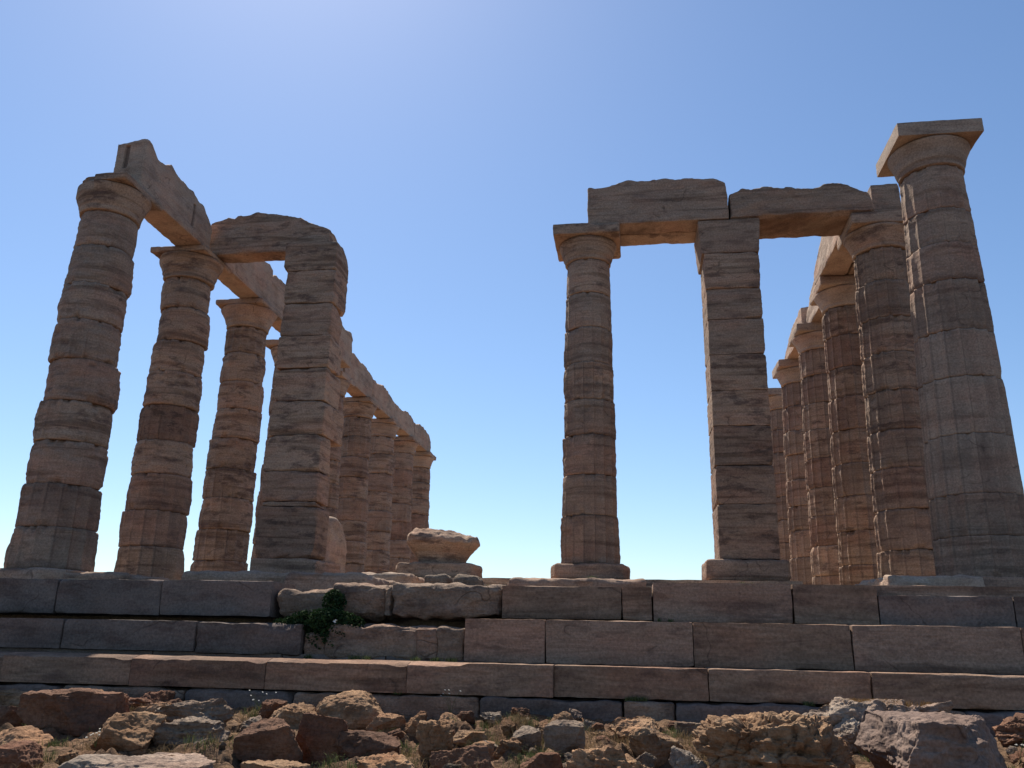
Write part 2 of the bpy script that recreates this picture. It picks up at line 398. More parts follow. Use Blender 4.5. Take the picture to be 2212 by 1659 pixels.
SP = 2.52
YK = lambda k: 2.37+SP*(k-1)
GL, GR = 'standing columns of the left colonnade', 'standing columns of the right colonnade'
def brkL1(v):
    # abacus broken back at its outer corner
    x, y = v[:, 0], v[:, 1]
    lim = .46+.05*fbm(v*4, 2, 3); d = np.hypot(x, y); f = np.where((x < 0) & (d > lim), lim/np.maximum(d, 1e-6), 1)
    v = v.copy(); v[:, 0] *= f; v[:, 1] *= f; return v
def brkcap(lim):
    def fn(r, T, z): return np.where(np.cos(T) < 0, np.minimum(r, lim), r)
    return fn
P_, G_, R_ = MARB, MARBG, MARBR
column(-6.15, YK(1), .0, JT, .545, .43, 11, 'first column at the far left, its broken capital carrying the highest architrave stone', GL,
       fl=(.45, .5, .1, 0, .15, 0, .1, 0, 0), ero=(.9, .8, 1.1, .9, 1, 1, 1, 1, .8), mats=[G_, R_, R_, P_, R_, G_, G_, G_, G_], pit=[0, .3, .1, 0, .3, .2, 0, 0, 0],
       cutab=brkL1, cutcap=brkcap(.52), shift=.024, capmat=MARB, pillow=.02, er=.57, abz=(5.90, 6.02))
column(-6.15, YK(2), .0, JT, .54, .425, 12, 'second column from the left, with a wide flaring capital below the meeting of two architraves', GL,
       fl=(.4, .7, .2, .1, .6, .1, .1, 0, 0), ero=(.7, .6, .9, 1.1, .8, 1, 1, .9, 1), mats=[P_, R_, R_, P_, DARKM, P_, P_, P_, P_], pit=[0, 0, 0, .35, 0, .4, .1, .1, 0],
       shift=.022, capero=.9, capmat=MARB, pillow=.018, er=.575, abz=(5.90, 6.02))
column(-6.15, YK(3), .0, JT, .535, .42, 13, 'third column from the left, its fluting pitted in rows of dark cells', GL,
       fl=(.5, .5, .4, .3, .1, .1, 0, .2, .3), ero=(.7, .8, .8, .9, 1, .9, .9, 1, .7), mats=[P_]*9, pit=[.4, .2, .35, .4, .5, .1, .1, .4, .7],
       shift=.022, capero=.8, capmat=MARBL, pillow=.018, er=.575, abz=(5.90, 6.02))
lab = {4: 'left colonnade column almost hidden behind the square left pillar, only its capital corner showing',
       5: 'left colonnade column hidden behind the rounded wall end of the square left pillar',
       6: 'left colonnade column just right of the square pillar, with dark stained drums',
       7: 'left colonnade column third from the far end of the row',
       8: 'left colonnade column last but one of the row, beside the broken stump',
       9: 'farthest column of the left row, holding the tip of the long architrave'}
for k in range(4, 10):
    column(-6.15, YK(k), .0, JT, .53, .425, 20+k, lab[k], GL, fl=[rng.uniform(.0, .5) for _ in range(9)], ero=[rng.uniform(.6, 1) for _ in range(9)],
           pit=[rng.choice([0, 0, .2, .5]) for _ in range(9)], shift=.018, capero=.45, capmat=MARBL if k % 2 else MARB, res=.035, er=.56, abz=(5.87, 6.02))
JR = [0, .50, 1.0, 1.73, 2.46, 3.08, 3.77, 4.3, 4.8, 5.44]
column(6.17, YK(1), .0, JR, .55, .405, 31, 'tall nearest column at the right with a clean square capital and nothing on top', GR,
       nth=224, fl=(.9, .95, 1.2, 1.2, 1.1, .7, .6, .5, .2), ero=(.2, .2, .08, .08, .1, .3, .3, .4, .3), mats=[MARBG, MARBG, NEWM, NEWM, NEWM, MARBG, MARBR, MARBG, MARBG],
       capero=.04, capmat=NEWM, shift=.005, pillow=.004, res=.022, abr=(.003, .008))
labr = {2: 'second column of the right row, under the right end of the cross architrave',
        3: 'third column of the right row, with a dark blotched shaft and sunlit left edge',
        4: 'fourth column of the right row, its capital below a broken piece of architrave',
        5: 'fifth column of the right row, slender and fluted with a smooth square capital',
        6: 'last column of the right row, half hidden behind the square right pillar'}
for k in range(2, 7):
    column(6.15, YK(k), .0, JT, .535, .415, 40+k, labr[k], GR, fl=[rng.uniform(.5, 1.1) for _ in range(9)], ero=[rng.uniform(.3, .7) for _ in range(9)],
           pit=[rng.choice([0, .15, .4]) for _ in range(9)] if k < 4 else 0., shift=.012, capero=.3 if k < 5 else .1, capmat=MARBL if k > 2 else MARB, res=.03, er=.555)
column(1.295, 4.84, .36, [.36, 1.11, 1.75, 2.39, 2.98, 3.61, 4.23, 4.85, 5.46], .462, .385, 61,
       'single slender column on a round base, carrying the left end of the cross architrave', None,
       fl=(.7, .15, .25, .3, .3, .1, .1, 0), ero=(.6, .5, .6, .6, .6, .5, .4, .3), mats=[MARBR, MARBG, MARBR, MARBG, MARB, MARBG, MARBG, MARB],
       pit=[0, .1, .6, .5, .6, .7, 0, 0], ab=1.13, abz=(5.84, 6.03), capero=.25, er=.5, shift=.01, capmat=MARB, name='slender_column')
# its base disc and the anta bases are parts of those things
def add_block(parent, name, x0, x1, y0, y1, z0, z1, mat, seed, res=.035, **k):
    px, py, pz = parent.location if parent else (0, 0, 0)
    v, q = block((x1-x0, y1-y0, z1-z0), res, seed, **k)
    v = v+np.array([(x0+x1)/2-px, (y0+y1)/2-py, z0-pz])
    return mesh_obj(name, v, q, mat, parent)
pc = [o for o in COL.objects if o.name.startswith('slender_column')][0]
def discwarp(v):
    v = v.copy(); d = np.hypot(v[:, 0], v[:, 1]); m = np.maximum(np.abs(v[:, 0]), np.abs(v[:, 1]))
    f = np.where(d > 1e-6, m/np.maximum(d, 1e-6), 1); f = .35+.65*f
    v[:, 0] *= f; v[:, 1] *= f; return v
add_block(pc, 'base', .68, 1.91, 4.24, 5.44, .118, .358, MARBR, 62, rmin=.03, rmax=.09, amp=.02, warp=discwarp)

# ------------------------------------------------------------------ antae (square pillars)
la = empty('anta_pillar', (-3.6, 4.8, .11), 'massive square pillar of rough stone courses at the left, with a rounded broken top', 'pillar', 'square pillars')
def topround(v):
    v = v.copy(); y = v[:, 1]; t = np.clip((y+.1)/.5, 0, 1); v[:, 2] *= 1-.55*t**2; return v
courses = [(.11, .41, -4.17, -3.03, 5.6, MARBG), (.41, 1.245, -4.11, -3.08, 4.98, DARKM), (1.25, 1.32, -4.07, -3.11, 4.93, MARBG), (1.325, 1.825, -4.07, -3.11, 4.95, MARBR),
           (1.83, 2.44, -4.08, -3.12, 5.0, MARB), (2.45, 3.03, -4.05, -3.11, 5.42, MARB), (3.035, 3.615, -4.06, -3.13, 5.15, MARB),
           (3.62, 4.195, -4.05, -3.11, 5.05, MARB), (4.20, 4.80, -4.04, -3.13, 4.98, MARBG), (4.805, 5.43, -4.02, -3.12, 5.12, MARB), (5.435, 5.99, -4.09, -3.13, 5.1, MARB)]
for i, (z0, z1, x0, x1, y1, m) in enumerate(courses):
    add_block(la, 'capital' if i == 10 else ('base' if i == 0 else 'stone_block'), x0, x1, 4.4, y1, z0, z1, m, 100+i, rmin=.008, rmax=.05, chip=.07, amp=.010, fine=.009, cuts=7, cutd=.03,
              warp=topround if i == 10 else None, res=.03)
def roundback(v):
    v = v.copy(); t = np.clip((v[:, 1]+.2)/.8, 0, 1); v[:, 2] *= 1-.5*t**2.2; return v
add_block(la, 'wall_stub', -4.02, -3.13, 4.99, 6.15, .2, 1.2, MARBL, 130, rmin=.02, rmax=.12, chip=.1, amp=.03, warp=roundback)

ra = empty('anta_pillar', (3.7, 4.85, .118), 'straight square pillar of even stone courses under the joint of two cross stones', 'pillar', 'square pillars')
cz = [.44, 1.26, 1.86, 2.48, 3.05, 3.65, 4.25, 4.79, 5.42]
add_block(ra, 'base', 3.03, 4.24, 4.3, 5.45, .118, .435, MARBR, 150, rmin=.04, rmax=.1, amp=.015)
for i in range(8):
    m = [DARKM, DARKM, DARKM, MARB, MARB, MARBG, MARBG, MARB][i]
    add_block(ra, 'stone_block', 3.24, 4.115, 4.4, 5.28, cz[i]+.003, cz[i+1]-.001, m, 151+i, rmin=.006, rmax=.035, chip=.03, amp=.006, res=.028, fine=.007, cuts=6, cutd=.02)
def capw(v):
    v = v.copy(); t = np.clip(v[:, 2]/.57, 0, 1); v[:, 0] *= 1+.10*t; v[:, 1] *= 1+.06*t; return v
add_block(ra, 'capital', 3.2, 4.12, 4.4, 5.28, 5.423, 6.015, MARBG, 160, rmin=.006, rmax=.03, amp=.008, warp=capw, res=.028)

# ------------------------------------------------------------------ architrave stones
def arch(name, axis, a0, a1, t0, t1, zb, prof, mat, seed, label, group='architrave stones on top of the columns', amp=.014, res=.032, rmax=.05, parent=None, chip=.05, jag=.02, marks=()):
    """axis 'x' or 'y': length direction a0..a1, thickness t0..t1, top profile [(a, z)]"""
    L, T = a1-a0, t1-t0; H = max(z for _, z in prof)-zb
    pa = np.array([p[0] for p in prof])-(a0+a1)/2; pz = np.array([p[1] for p in prof])-zb
    def zt(s, t):
        q_ = fbm(np.stack([s*3, t*2.5, 0*s], 1), 3, seed+9)
        return np.interp(s, pa, pz)+jag*(.6*q_+1.1*np.round(q_*2.5)/2.5)+.3*jag*fbm(np.stack([s*14, t*9, 0*s], 1), 3, seed)
    v, q = block((L, T, H), res, seed, rmin=.006, rmax=rmax, amp=amp*.8, fine=.006, ztop=zt, chip=chip*.7, cuts=7, cutd=.03)
    st = None
    if axis == 'y': v = np.stack([-v[:, 1], v[:, 0], v[:, 2]], 1); c = ((t0+t1)/2, (a0+a1)/2, zb)
    else: c = ((a0+a1)/2, (t0+t1)/2, zb)
    if marks:
        w = v+np.array(c); st = np.zeros(len(v))
        for (x0, x1, y0, y1, z0, z1, dx, dy) in marks:
            i_ = (w[:, 0] > x0) & (w[:, 0] < x1) & (w[:, 1] > y0) & (w[:, 1] < y1) & (w[:, 2] > z0) & (w[:, 2] < z1)
            st[i_] = .65; v[i_] += np.array([dx, dy, 0])
    o = mesh_obj(name, v, q, mat, parent, loc=c if parent is None else None, stain_shade=st)
    if parent is None: tag(o, label, 'architrave', group)
    return o
AR = 'architrave_block'
arch(AR, 'y', 2.35, 4.68, -6.22, -5.70, 6.022, [(2.35, 6.92), (2.5, 6.90), (2.72, 6.76), (2.9, 6.76), (3.1, 6.89), (3.35, 6.8), (3.9, 6.8), (4.3, 6.72), (4.68, 6.5)], MARBL, 201,
     'high leaning-looking architrave stone at the far left, resting on the first two columns', jag=.018, res=.024,
     marks=[(-6.06, -5.99, 2.2, 2.45, 6.42, 6.82, 0, .04), (-5.8, -5.5, 3.95, 4.02, 6.2, 6.62, -.03, 0)])
arch(AR, 'y', 5.24, 7.40, -6.16, -5.70, 6.022, [(5.2, 6.75), (6.7, 6.86), (7.2, 6.96), (7.4, 6.88)], MARBL, 202,
     'pale architrave stone behind the left cross block, between second and third column', jag=.01)
arch(AR, 'y', 7.42, 9.90, -6.16, -5.72, 6.022, [(7.4, 6.72), (7.6, 6.85), (8.2, 6.88), (9.9, 6.8)], MARBL, 203,
     'architrave stone seen through the gap left of the square left pillar')
arch(AR, 'y', 9.92, 12.43, -6.2, -5.78, 6.022, [(9.9, 6.8), (12.4, 6.75)], MARBL, 204, 'architrave stone hidden behind the top of the square left pillar')
arch(AR, 'y', 9.3, 11.78, -5.77, -5.33, 6.022, [(9.3, 6.9), (11.2, 6.9), (11.6, 6.95), (11.78, 6.8)], MARBL, 205, 'short inner architrave stone with an orange underside beside the square left pillar', rmax=.1)
pr = [[(12.45, 6.9), (13.4, 6.86), (14.3, 6.86), (14.8, 6.74), (14.97, 6.74)], [(14.98, 6.76), (15.4, 6.72), (16.0, 6.82), (16.84, 6.78), (17.3, 6.64), (17.49, 6.64)],
      [(17.5, 6.66), (18.0, 6.64), (18.3, 6.62), (19.0, 6.76), (19.5, 6.73), (20.01, 6.6)], [(20.02, 6.62), (20.7, 6.74), (21.6, 6.76), (22.3, 6.68), (22.6, 6.45)]]
ll = ['nearest stone of the long sloping line of architrave right of the left pillar', 'second stone in the long line of architrave over the left row, notched on top',
      'third stone in the long line of architrave over the left row', 'last stone of the long line of architrave, ending over the farthest left column']
for i in range(4):
    arch(AR, 'y', pr[i][0][0], pr[i][-1][0], -6.2, -5.74, 6.022, pr[i], MARBL, 210+i, ll[i], jag=.035)
arch(AR, 'x', -5.97, -3.45, 4.81, 5.22, 6.022, [(-5.97, 6.28), (-5.81, 6.7), (-5.49, 6.8), (-5.36, 6.75), (-5.3, 6.81), (-4.9, 6.84), (-4.6, 6.84), (-4.31, 6.77), (-4.06, 6.71), (-3.96, 6.64), (-3.63, 6.52), (-3.45, 6.44)],
     MARB, 220, 'hump-backed rough cross stone joining the second left column to the square left pillar', amp=.022, rmax=.07)
tp = [(1.32, 6.74), (1.63, 6.76), (1.78, 6.79), (1.98, 6.85), (3.11, 6.83), (3.51, 6.78), (3.67, 6.70)]
arch(AR, 'x', 1.32, 3.672, 4.37, 4.80, 6.032, tp, MARBG, 221, 'thick domed cross stone from the slender middle column to the right pillar', amp=.016, rmax=.06)
arch(AR, 'x', 1.36, 3.66, 4.825, 5.25, 6.032, [(1.3, 6.6), (3.7, 6.6)], MARB, 222, 'rear twin of the domed cross stone, seen only as an orange strip underneath')
arch(AR, 'x', 3.70, 5.99, 4.38, 5.22, 6.022, [(3.70, 6.50), (3.95, 6.58), (4.3, 6.59), (5.09, 6.53), (5.3, 6.60), (5.5, 6.58), (5.65, 6.5), (5.9, 6.42), (6.0, 6.25)], MARBG, 223,
     'cross stone with a chewed uneven top, from the right pillar to the right row', amp=.02, rmax=.08, jag=.035)
arch(AR, 'y', 4.92, 7.40, 6.13, 6.6, 6.022, [(4.9, 6.82), (7.4, 6.8)], MARBG, 224, 'end of an upright block peeping out behind the tall nearest right column', jag=.01)
arch(AR, 'y', 5.26, 7.42, 5.62, 6.1, 6.022, [(5.2, 6.7), (6.5, 6.66), (6.9, 6.5), (7.4, 6.3)], MARBL, 225, 'sunlit inner architrave stone between the second and third columns of the right row')
arch(AR, 'y', 7.45, 9.92, 5.92, 6.4, 6.022, [(7.4, 6.8), (8.6, 6.78), (9.3, 6.6), (9.92, 6.25)], MARBL, 226, 'sloping broken architrave stone between the third and fourth columns of the right row')
arch(AR, 'y', 9.95, 12.43, 5.84, 6.3, 6.022, [(9.95, 6.6), (11.2, 6.55), (11.6, 6.45), (12.3, 6.2), (12.43, 6.15)], MARBL, 227, 'farthest architrave stone of the right row, a small pale wedge')

# ------------------------------------------------------------------ broken stump with base, left of centre
def stump():
    root = empty('column_stump', (-1.12, 4.85, .118), 'broken column stump like a chipped bowl on a rough round base, left of centre', 'column stump')
    v, q = block((1.36, 1.2, .23), .03, 301, rmin=.03, rmax=.08, amp=.025, warp=discwarp); mesh_obj('base', v, q, MARB, root)
    prof = [(0, .232), (.37, .233), (.385, .31), (.45, .41), (.54, .51), (.585, .58), (.59, .65), (.55, .70), (.45, .73), (.30, .75), (.12, .76), (0, .765)]
    def cut(r, T, z):
        return r*(1+.05*np.sin(3*T+1)+.03*np.sin(5*T))
    V, q = lathe(prof, 128, 302, .6, cut)
    # slanting broken top
    m = sstep(.52, .68, V[:, 2]); V[:, 2] += m*(.07*fbm(V*3.5, 4, 8)-.035*np.sin(V[:, 0]*3)-.08*np.clip(np.hypot(V[:, 0], V[:, 1])-.35, 0, 1)+.03*np.round(fbm(V*2.2, 2, 9)*3)/3)
    mesh_obj('broken_drum', V, q, MARB, root)
stump()

# ------------------------------------------------------------------ steps
def course(label, y0, depth, z0, z1, joints, mats, seed, rough=None, name='temple_step', **k):
    root = empty(name, (0, y0, z0), label, 'stone step', 'stone steps in front of the temple')
    for i in range(len(joints)-1):
        a, b = joints[i], joints[i+1]; m = mats[i % len(mats)]
        if a is None or b is None: continue
        kk = dict(rmin=.002, rmax=.01, amp=.003, chip=.03, fine=.003, cuts=3, cutd=.006); kk.update(k)
        dy = random.Random(seed+i).uniform(0, .008)
        add_block(root, 'stone_block', a+.002, b-.002, y0+dy, y0+depth, z0, z1, m, seed+i, **{'res': .03, **kk})
    return root
def rough(root, x0, x1, y0, y1, z0, z1, seed, mat=POROS, label=None, rm=(.05, .13), amp=.045, name='rough_block', sx=0):
    o = add_block(root, name, x0, x1, y0, y1, z0, z1, mat, seed, res=.022, rmin=rm[0], rmax=rm[1], amp=amp, chip=.06, fine=.012)
    if label: o['label'] = label
    return o
# top course
s1 = course('top step, with dressed blocks at both ends and lumpy eroded blocks left of centre', -.54, .6, -.60, -.255,
            [-7.4, -6.4, -5.15, -3.9, -2.74, -1.57], [STEPG], 400, chip=.03, rmax=.03, amp=.008)
rough(s1, -1.54, -.97, -.5, .1, -.60, -.33, 411)
rough(s1, -.98, -.44, -.5, .1, -.59, -.265, 412)
rough(s1, -.45, -.36, -.48, .05, -.59, -.30, 413, rm=(.03, .04))
rough(s1, -.36, .735, -.52, .1, -.575, -.268, 414, rm=(.04, .11))
rg = [(.73, 1.86, -.575, -.275, STEPM), (1.865, 2.14, -.575, -.275, STEPM), (2.15, 3.395, -.585, -.232, MARBR), (3.405, 4.135, -.585, -.238, STEPM),
      (4.14, 5.265, -.60, -.325, STEPG), (5.27, 6.9, -.60, -.325, STEPG)]
for i, (a, b_, z0, z1, m) in enumerate(rg):
    add_block(s1, 'stone_block', a+.002, b_-.002, -.54 if i > 1 else -.52, .1, z0, z1, m, 420+i, res=.03, rmin=.002, rmax=.007, amp=.003, chip=.02, cuts=3, cutd=.005)
add_block(s1, 'stone_block', 4.14, 6.9, -.30, .3, -.60, -.222, MARBG, 430, res=.04, rmin=.003, rmax=.015, amp=.004)
# middle course
s2 = course('middle step, weathered grey at the left and of clean brown blocks at the right', -.86, .5, -.932, -.655,
            [-7.2, -6.0, -4.8, -3.54, -2.16], [STEPG], 440, rmax=.015)
for i_, (a, b_) in enumerate([(-7.2, -4.4), (-4.39, -2.6), (-2.59, -1.3), (-1.29, -.3), (-.29, .44)]):
    add_block(s2, 'stone_block', a, b_, -.80, -.4, -.985, -.934, STEPG, 455+i_, res=.03, rmin=.003, rmax=.01, amp=.004)
add_block(s2, 'stone_block', -2.155, -1.11, -.84, -.3, -.945, -.665, STEPG, 450, rmin=.01, rmax=.06, chip=.08, amp=.015, fine=.01)
rough(s2, -1.10, -.88, -.79, -.3, -.96, -.74, 451, rm=(.02, .05), amp=.02)
rough(s2, -.89, -.01, -.80, -.3, -.955, -.665, 452, rm=(.02, .05), amp=.03)
rough(s2, -.02, .18, -.81, -.3, -.965, -.675, 453, rm=(.02, .05), amp=.02)
rough(s2, .17, .445, -.82, -.3, -.965, -.675, 454, rm=(.02, .05), amp=.025)
for i, (a, b_, m) in enumerate([(.45, 1.178, MARBR), (1.185, 2.478, MARBR), (2.484, 3.808, STEPM), (3.814, 5.158, MARBR), (5.164, 6.8, MARBR)]):
    add_block(s2, 'stone_block', a, b_, -.865, -.3, -.965, -.592, m, 460+i, res=.03, rmin=.002, rmax=.007, amp=.003, chip=.02, cuts=3, cutd=.005)
# bottom course
def bevel(v):
    v = v.copy(); t = np.clip((-v[:, 1]-.14)/.14, 0, 1); top = sstep(.5, 1, v[:, 2]/.257)
    v[:, 2] -= top*(.032*t+.012*np.clip(fbm(np.stack([v[:, 0]*3+v[0, 0], v[:, 1]*5, 0*t], 1), 4, 77), 0, 1)*t); return v
def bevel_l(v):
    v = v.copy(); t = np.clip((-v[:, 1]-.155)/.125, 0, 1); top = sstep(.5, 1, v[:, 2]/.257)
    v[:, 2] -= top*(.026*t+.03*np.clip(fbm(np.stack([v[:, 0]*2.2, v[:, 1]*4, 0*t], 1), 4, 77), 0, 1)*t); return v
s3 = course('bottom step, its left half with a bright sunlit top edge', -1.25, .56, -1.225, -.968, [-7.2, -6.3, -5.1, -3.81, -2.53, -1.25, .03],
            [STEPM], 470, rmax=.006, chip=.01, cuts=0, warp=bevel_l, res=.016)
def bevel_m(v):
    w = bevel_l(v); m = sstep(-.08, -.2, v[:, 0])[:, None]; return v*(1-m)+w*m
add_block(s3, 'stone_block', .032, 1.288, -1.248, -.69, -1.225, -.968, STEPM, 479, res=.016, rmin=.002, rmax=.006, amp=.003, chip=.01, warp=bevel_m)
for i_, (a, b_, m) in enumerate([(1.29, 2.57, STEPM), (2.57, 3.86, STEPM), (3.86, 5.2, STEPM), (5.2, 6.6, STEPM)]):
    add_block(s3, 'stone_block', a+.001, b_-.002, -1.18, -.7, -1.225, -.968, m, 480+i_, res=.03, rmin=.003, rmax=.025, amp=.005, chip=.03)
s4 = course('rough foundation course at the foot of the steps, half buried by boulders', -1.27, .6, -1.62, -1.24, [-7.4, -6.0, -4.6, -3.2, -1.98, -.97, .67, 1.87, 2.29, 3.47, 4.53, 5.6, 6.9],
            [STEPG, POROS], 490, name='foundation_course', rmin=.02, rmax=.06, amp=.02, fine=.01, chip=.04)
# stone layer under the colonnades that stands above the top step
def thingblock(name, label, cat, x0, x1, y0, y1, z0, z1, mat, seed, group=None, **k):
    v, q = block((x1-x0, y1-y0, z1-z0), k.pop('res', .03), seed, **k)
    o = mesh_obj(name, v, q, mat, loc=((x0+x1)/2, (y0+y1)/2, z0)); return tag(o, label, cat, group)
KW = dict(rmin=.03, rmax=.1, amp=.03, chip=.08, fine=.01)
GS = 'worn paving slabs on the temple platform'
thingblock('paving_slab', 'thick eroded slab under the first column at the far left', 'stone slab', -7.0, -5.35, 1.62, 3.4, -.26, .015, MARBG, 510, GS, **KW)
thingblock('paving_slab', 'low slab just right of the first left column, sloping to nothing', 'stone slab', -5.4, -4.55, 1.6, 3.0, -.26, -.03, MARBG, 511, GS, **KW)
thingblock('paving_slab', 'bluish shaded slab in front of the foot of the square left pillar', 'stone slab', -3.35, -1.95, .9, 2.6, -.34, -.07, MARBG, 512, GS, **KW)
thingblock('paving_slab', 'slab with a sunlit corner in front and right of the square left pillar', 'stone slab', -1.98, -1.0, .7, 2.2, -.34, -.085, MARBG, 513, GS, **KW)
thingblock('paving_slab', 'thin tilted slab catching the sun between the left pillar and the stump', 'stone slab', -2.4, -1.6, 3.0, 4.0, -.2, .09, MARBL, 514, GS, **KW)
thingblock('paving_slab', 'thin worn slab lying below the base of the stump', 'stone slab', -1.7, -.95, 2.5, 3.6, -.14, .045, MARBL, 515, GS, **KW)
thingblock('paving_slab', 'long flat slab edge behind the top step, between the stump and the slender column', 'stone slab', .55, 2.1, 1.0, 2.6, -.34, -.10, MARBR, 516, GS, **KW)
thingblock('paving_slab', 'sunlit rock slab lying on the step before the tall nearest right column', 'stone slab', 4.75, 5.75, 1.3, 2.9, -.3, .0, MARBL, 517, GS, **KW)
thingblock('paving_slab', 'dark slab carrying the tall nearest right column at the right edge', 'stone slab', 5.6, 7.0, 1.65, 3.3, -.3, .012, MARBG, 518, GS, rmin=.01, rmax=.05, amp=.01)

# ------------------------------------------------------------------ rocks
def rock(w, d, h, seed, n=40, cuts=11, rough_=.045, lay=.0, box=.35, pitf=0., topflat=0., rg=.22):
    P, Q = lattice(n, n, max(8, int(n*.7)))
    p = (P-.5)*2
    s = p/np.linalg.norm(p, axis=1)[:, None]; p = box*p/np.maximum(1, np.abs(p).max(1))[:, None]*.92+(1-box)*s
    rs = np.random.RandomState(seed)
    for _ in range(cuts):
        nv = rs.normal(size=3); nv[2] *= .7; nv /= np.linalg.norm(nv); dd = rs.uniform(.52, .84)
        e = np.maximum(0, p@nv+.03*fbm(p*2.5+seed, 3, 3)-dd); p = p-e[:, None]*nv
    if topflat: p[:, 2] = np.where(p[:, 2] > 1-topflat, 1-topflat+(p[:, 2]-1+topflat)*.15, p[:, 2])
    p = p*np.array([w, d, h])/2/np.abs(p).max(0)
    nn = s
    sc = max(w, h)
    dsp = rough_*sc*(fbm(p*2.2/sc*1.5+seed, 5, seed % 97, .55))+.5*rg/.22*.4*rough_*sc*(ridg(p*9/sc+seed, 3, seed % 31)-1)+.009*sc*fbm(p*22/sc+seed, 3, 4)
    if lay: dsp = dsp+lay*sc*fbm(p/sc*np.array([2.5, 2.5, 16])+seed, 4, seed % 53)
    if pitf: dsp = dsp-pitf*sc*np.clip(ridg(p*7/sc+seed, 3, 5)-1.1, 0, 1)
    return p+nn*dsp[:, None], Q
def place_rock(x, y, w, ztop, zbot, label, mat, seed, d=None, rot=0, tilt=(0, 0), name='boulder', group='boulders heaped before the steps', sink=.12, **k):
    d = d or w*.75; h = ztop-zbot+sink
    v, q = rock(w, d, h, seed, **k)
    v[:, 2] += h/2
    o = mesh_obj(name, v, q, mat, loc=(x, y+d*.42, zbot-sink)); o.rotation_euler = (tilt[0], tilt[1], rot)
    return tag(o, label, 'boulder', group)
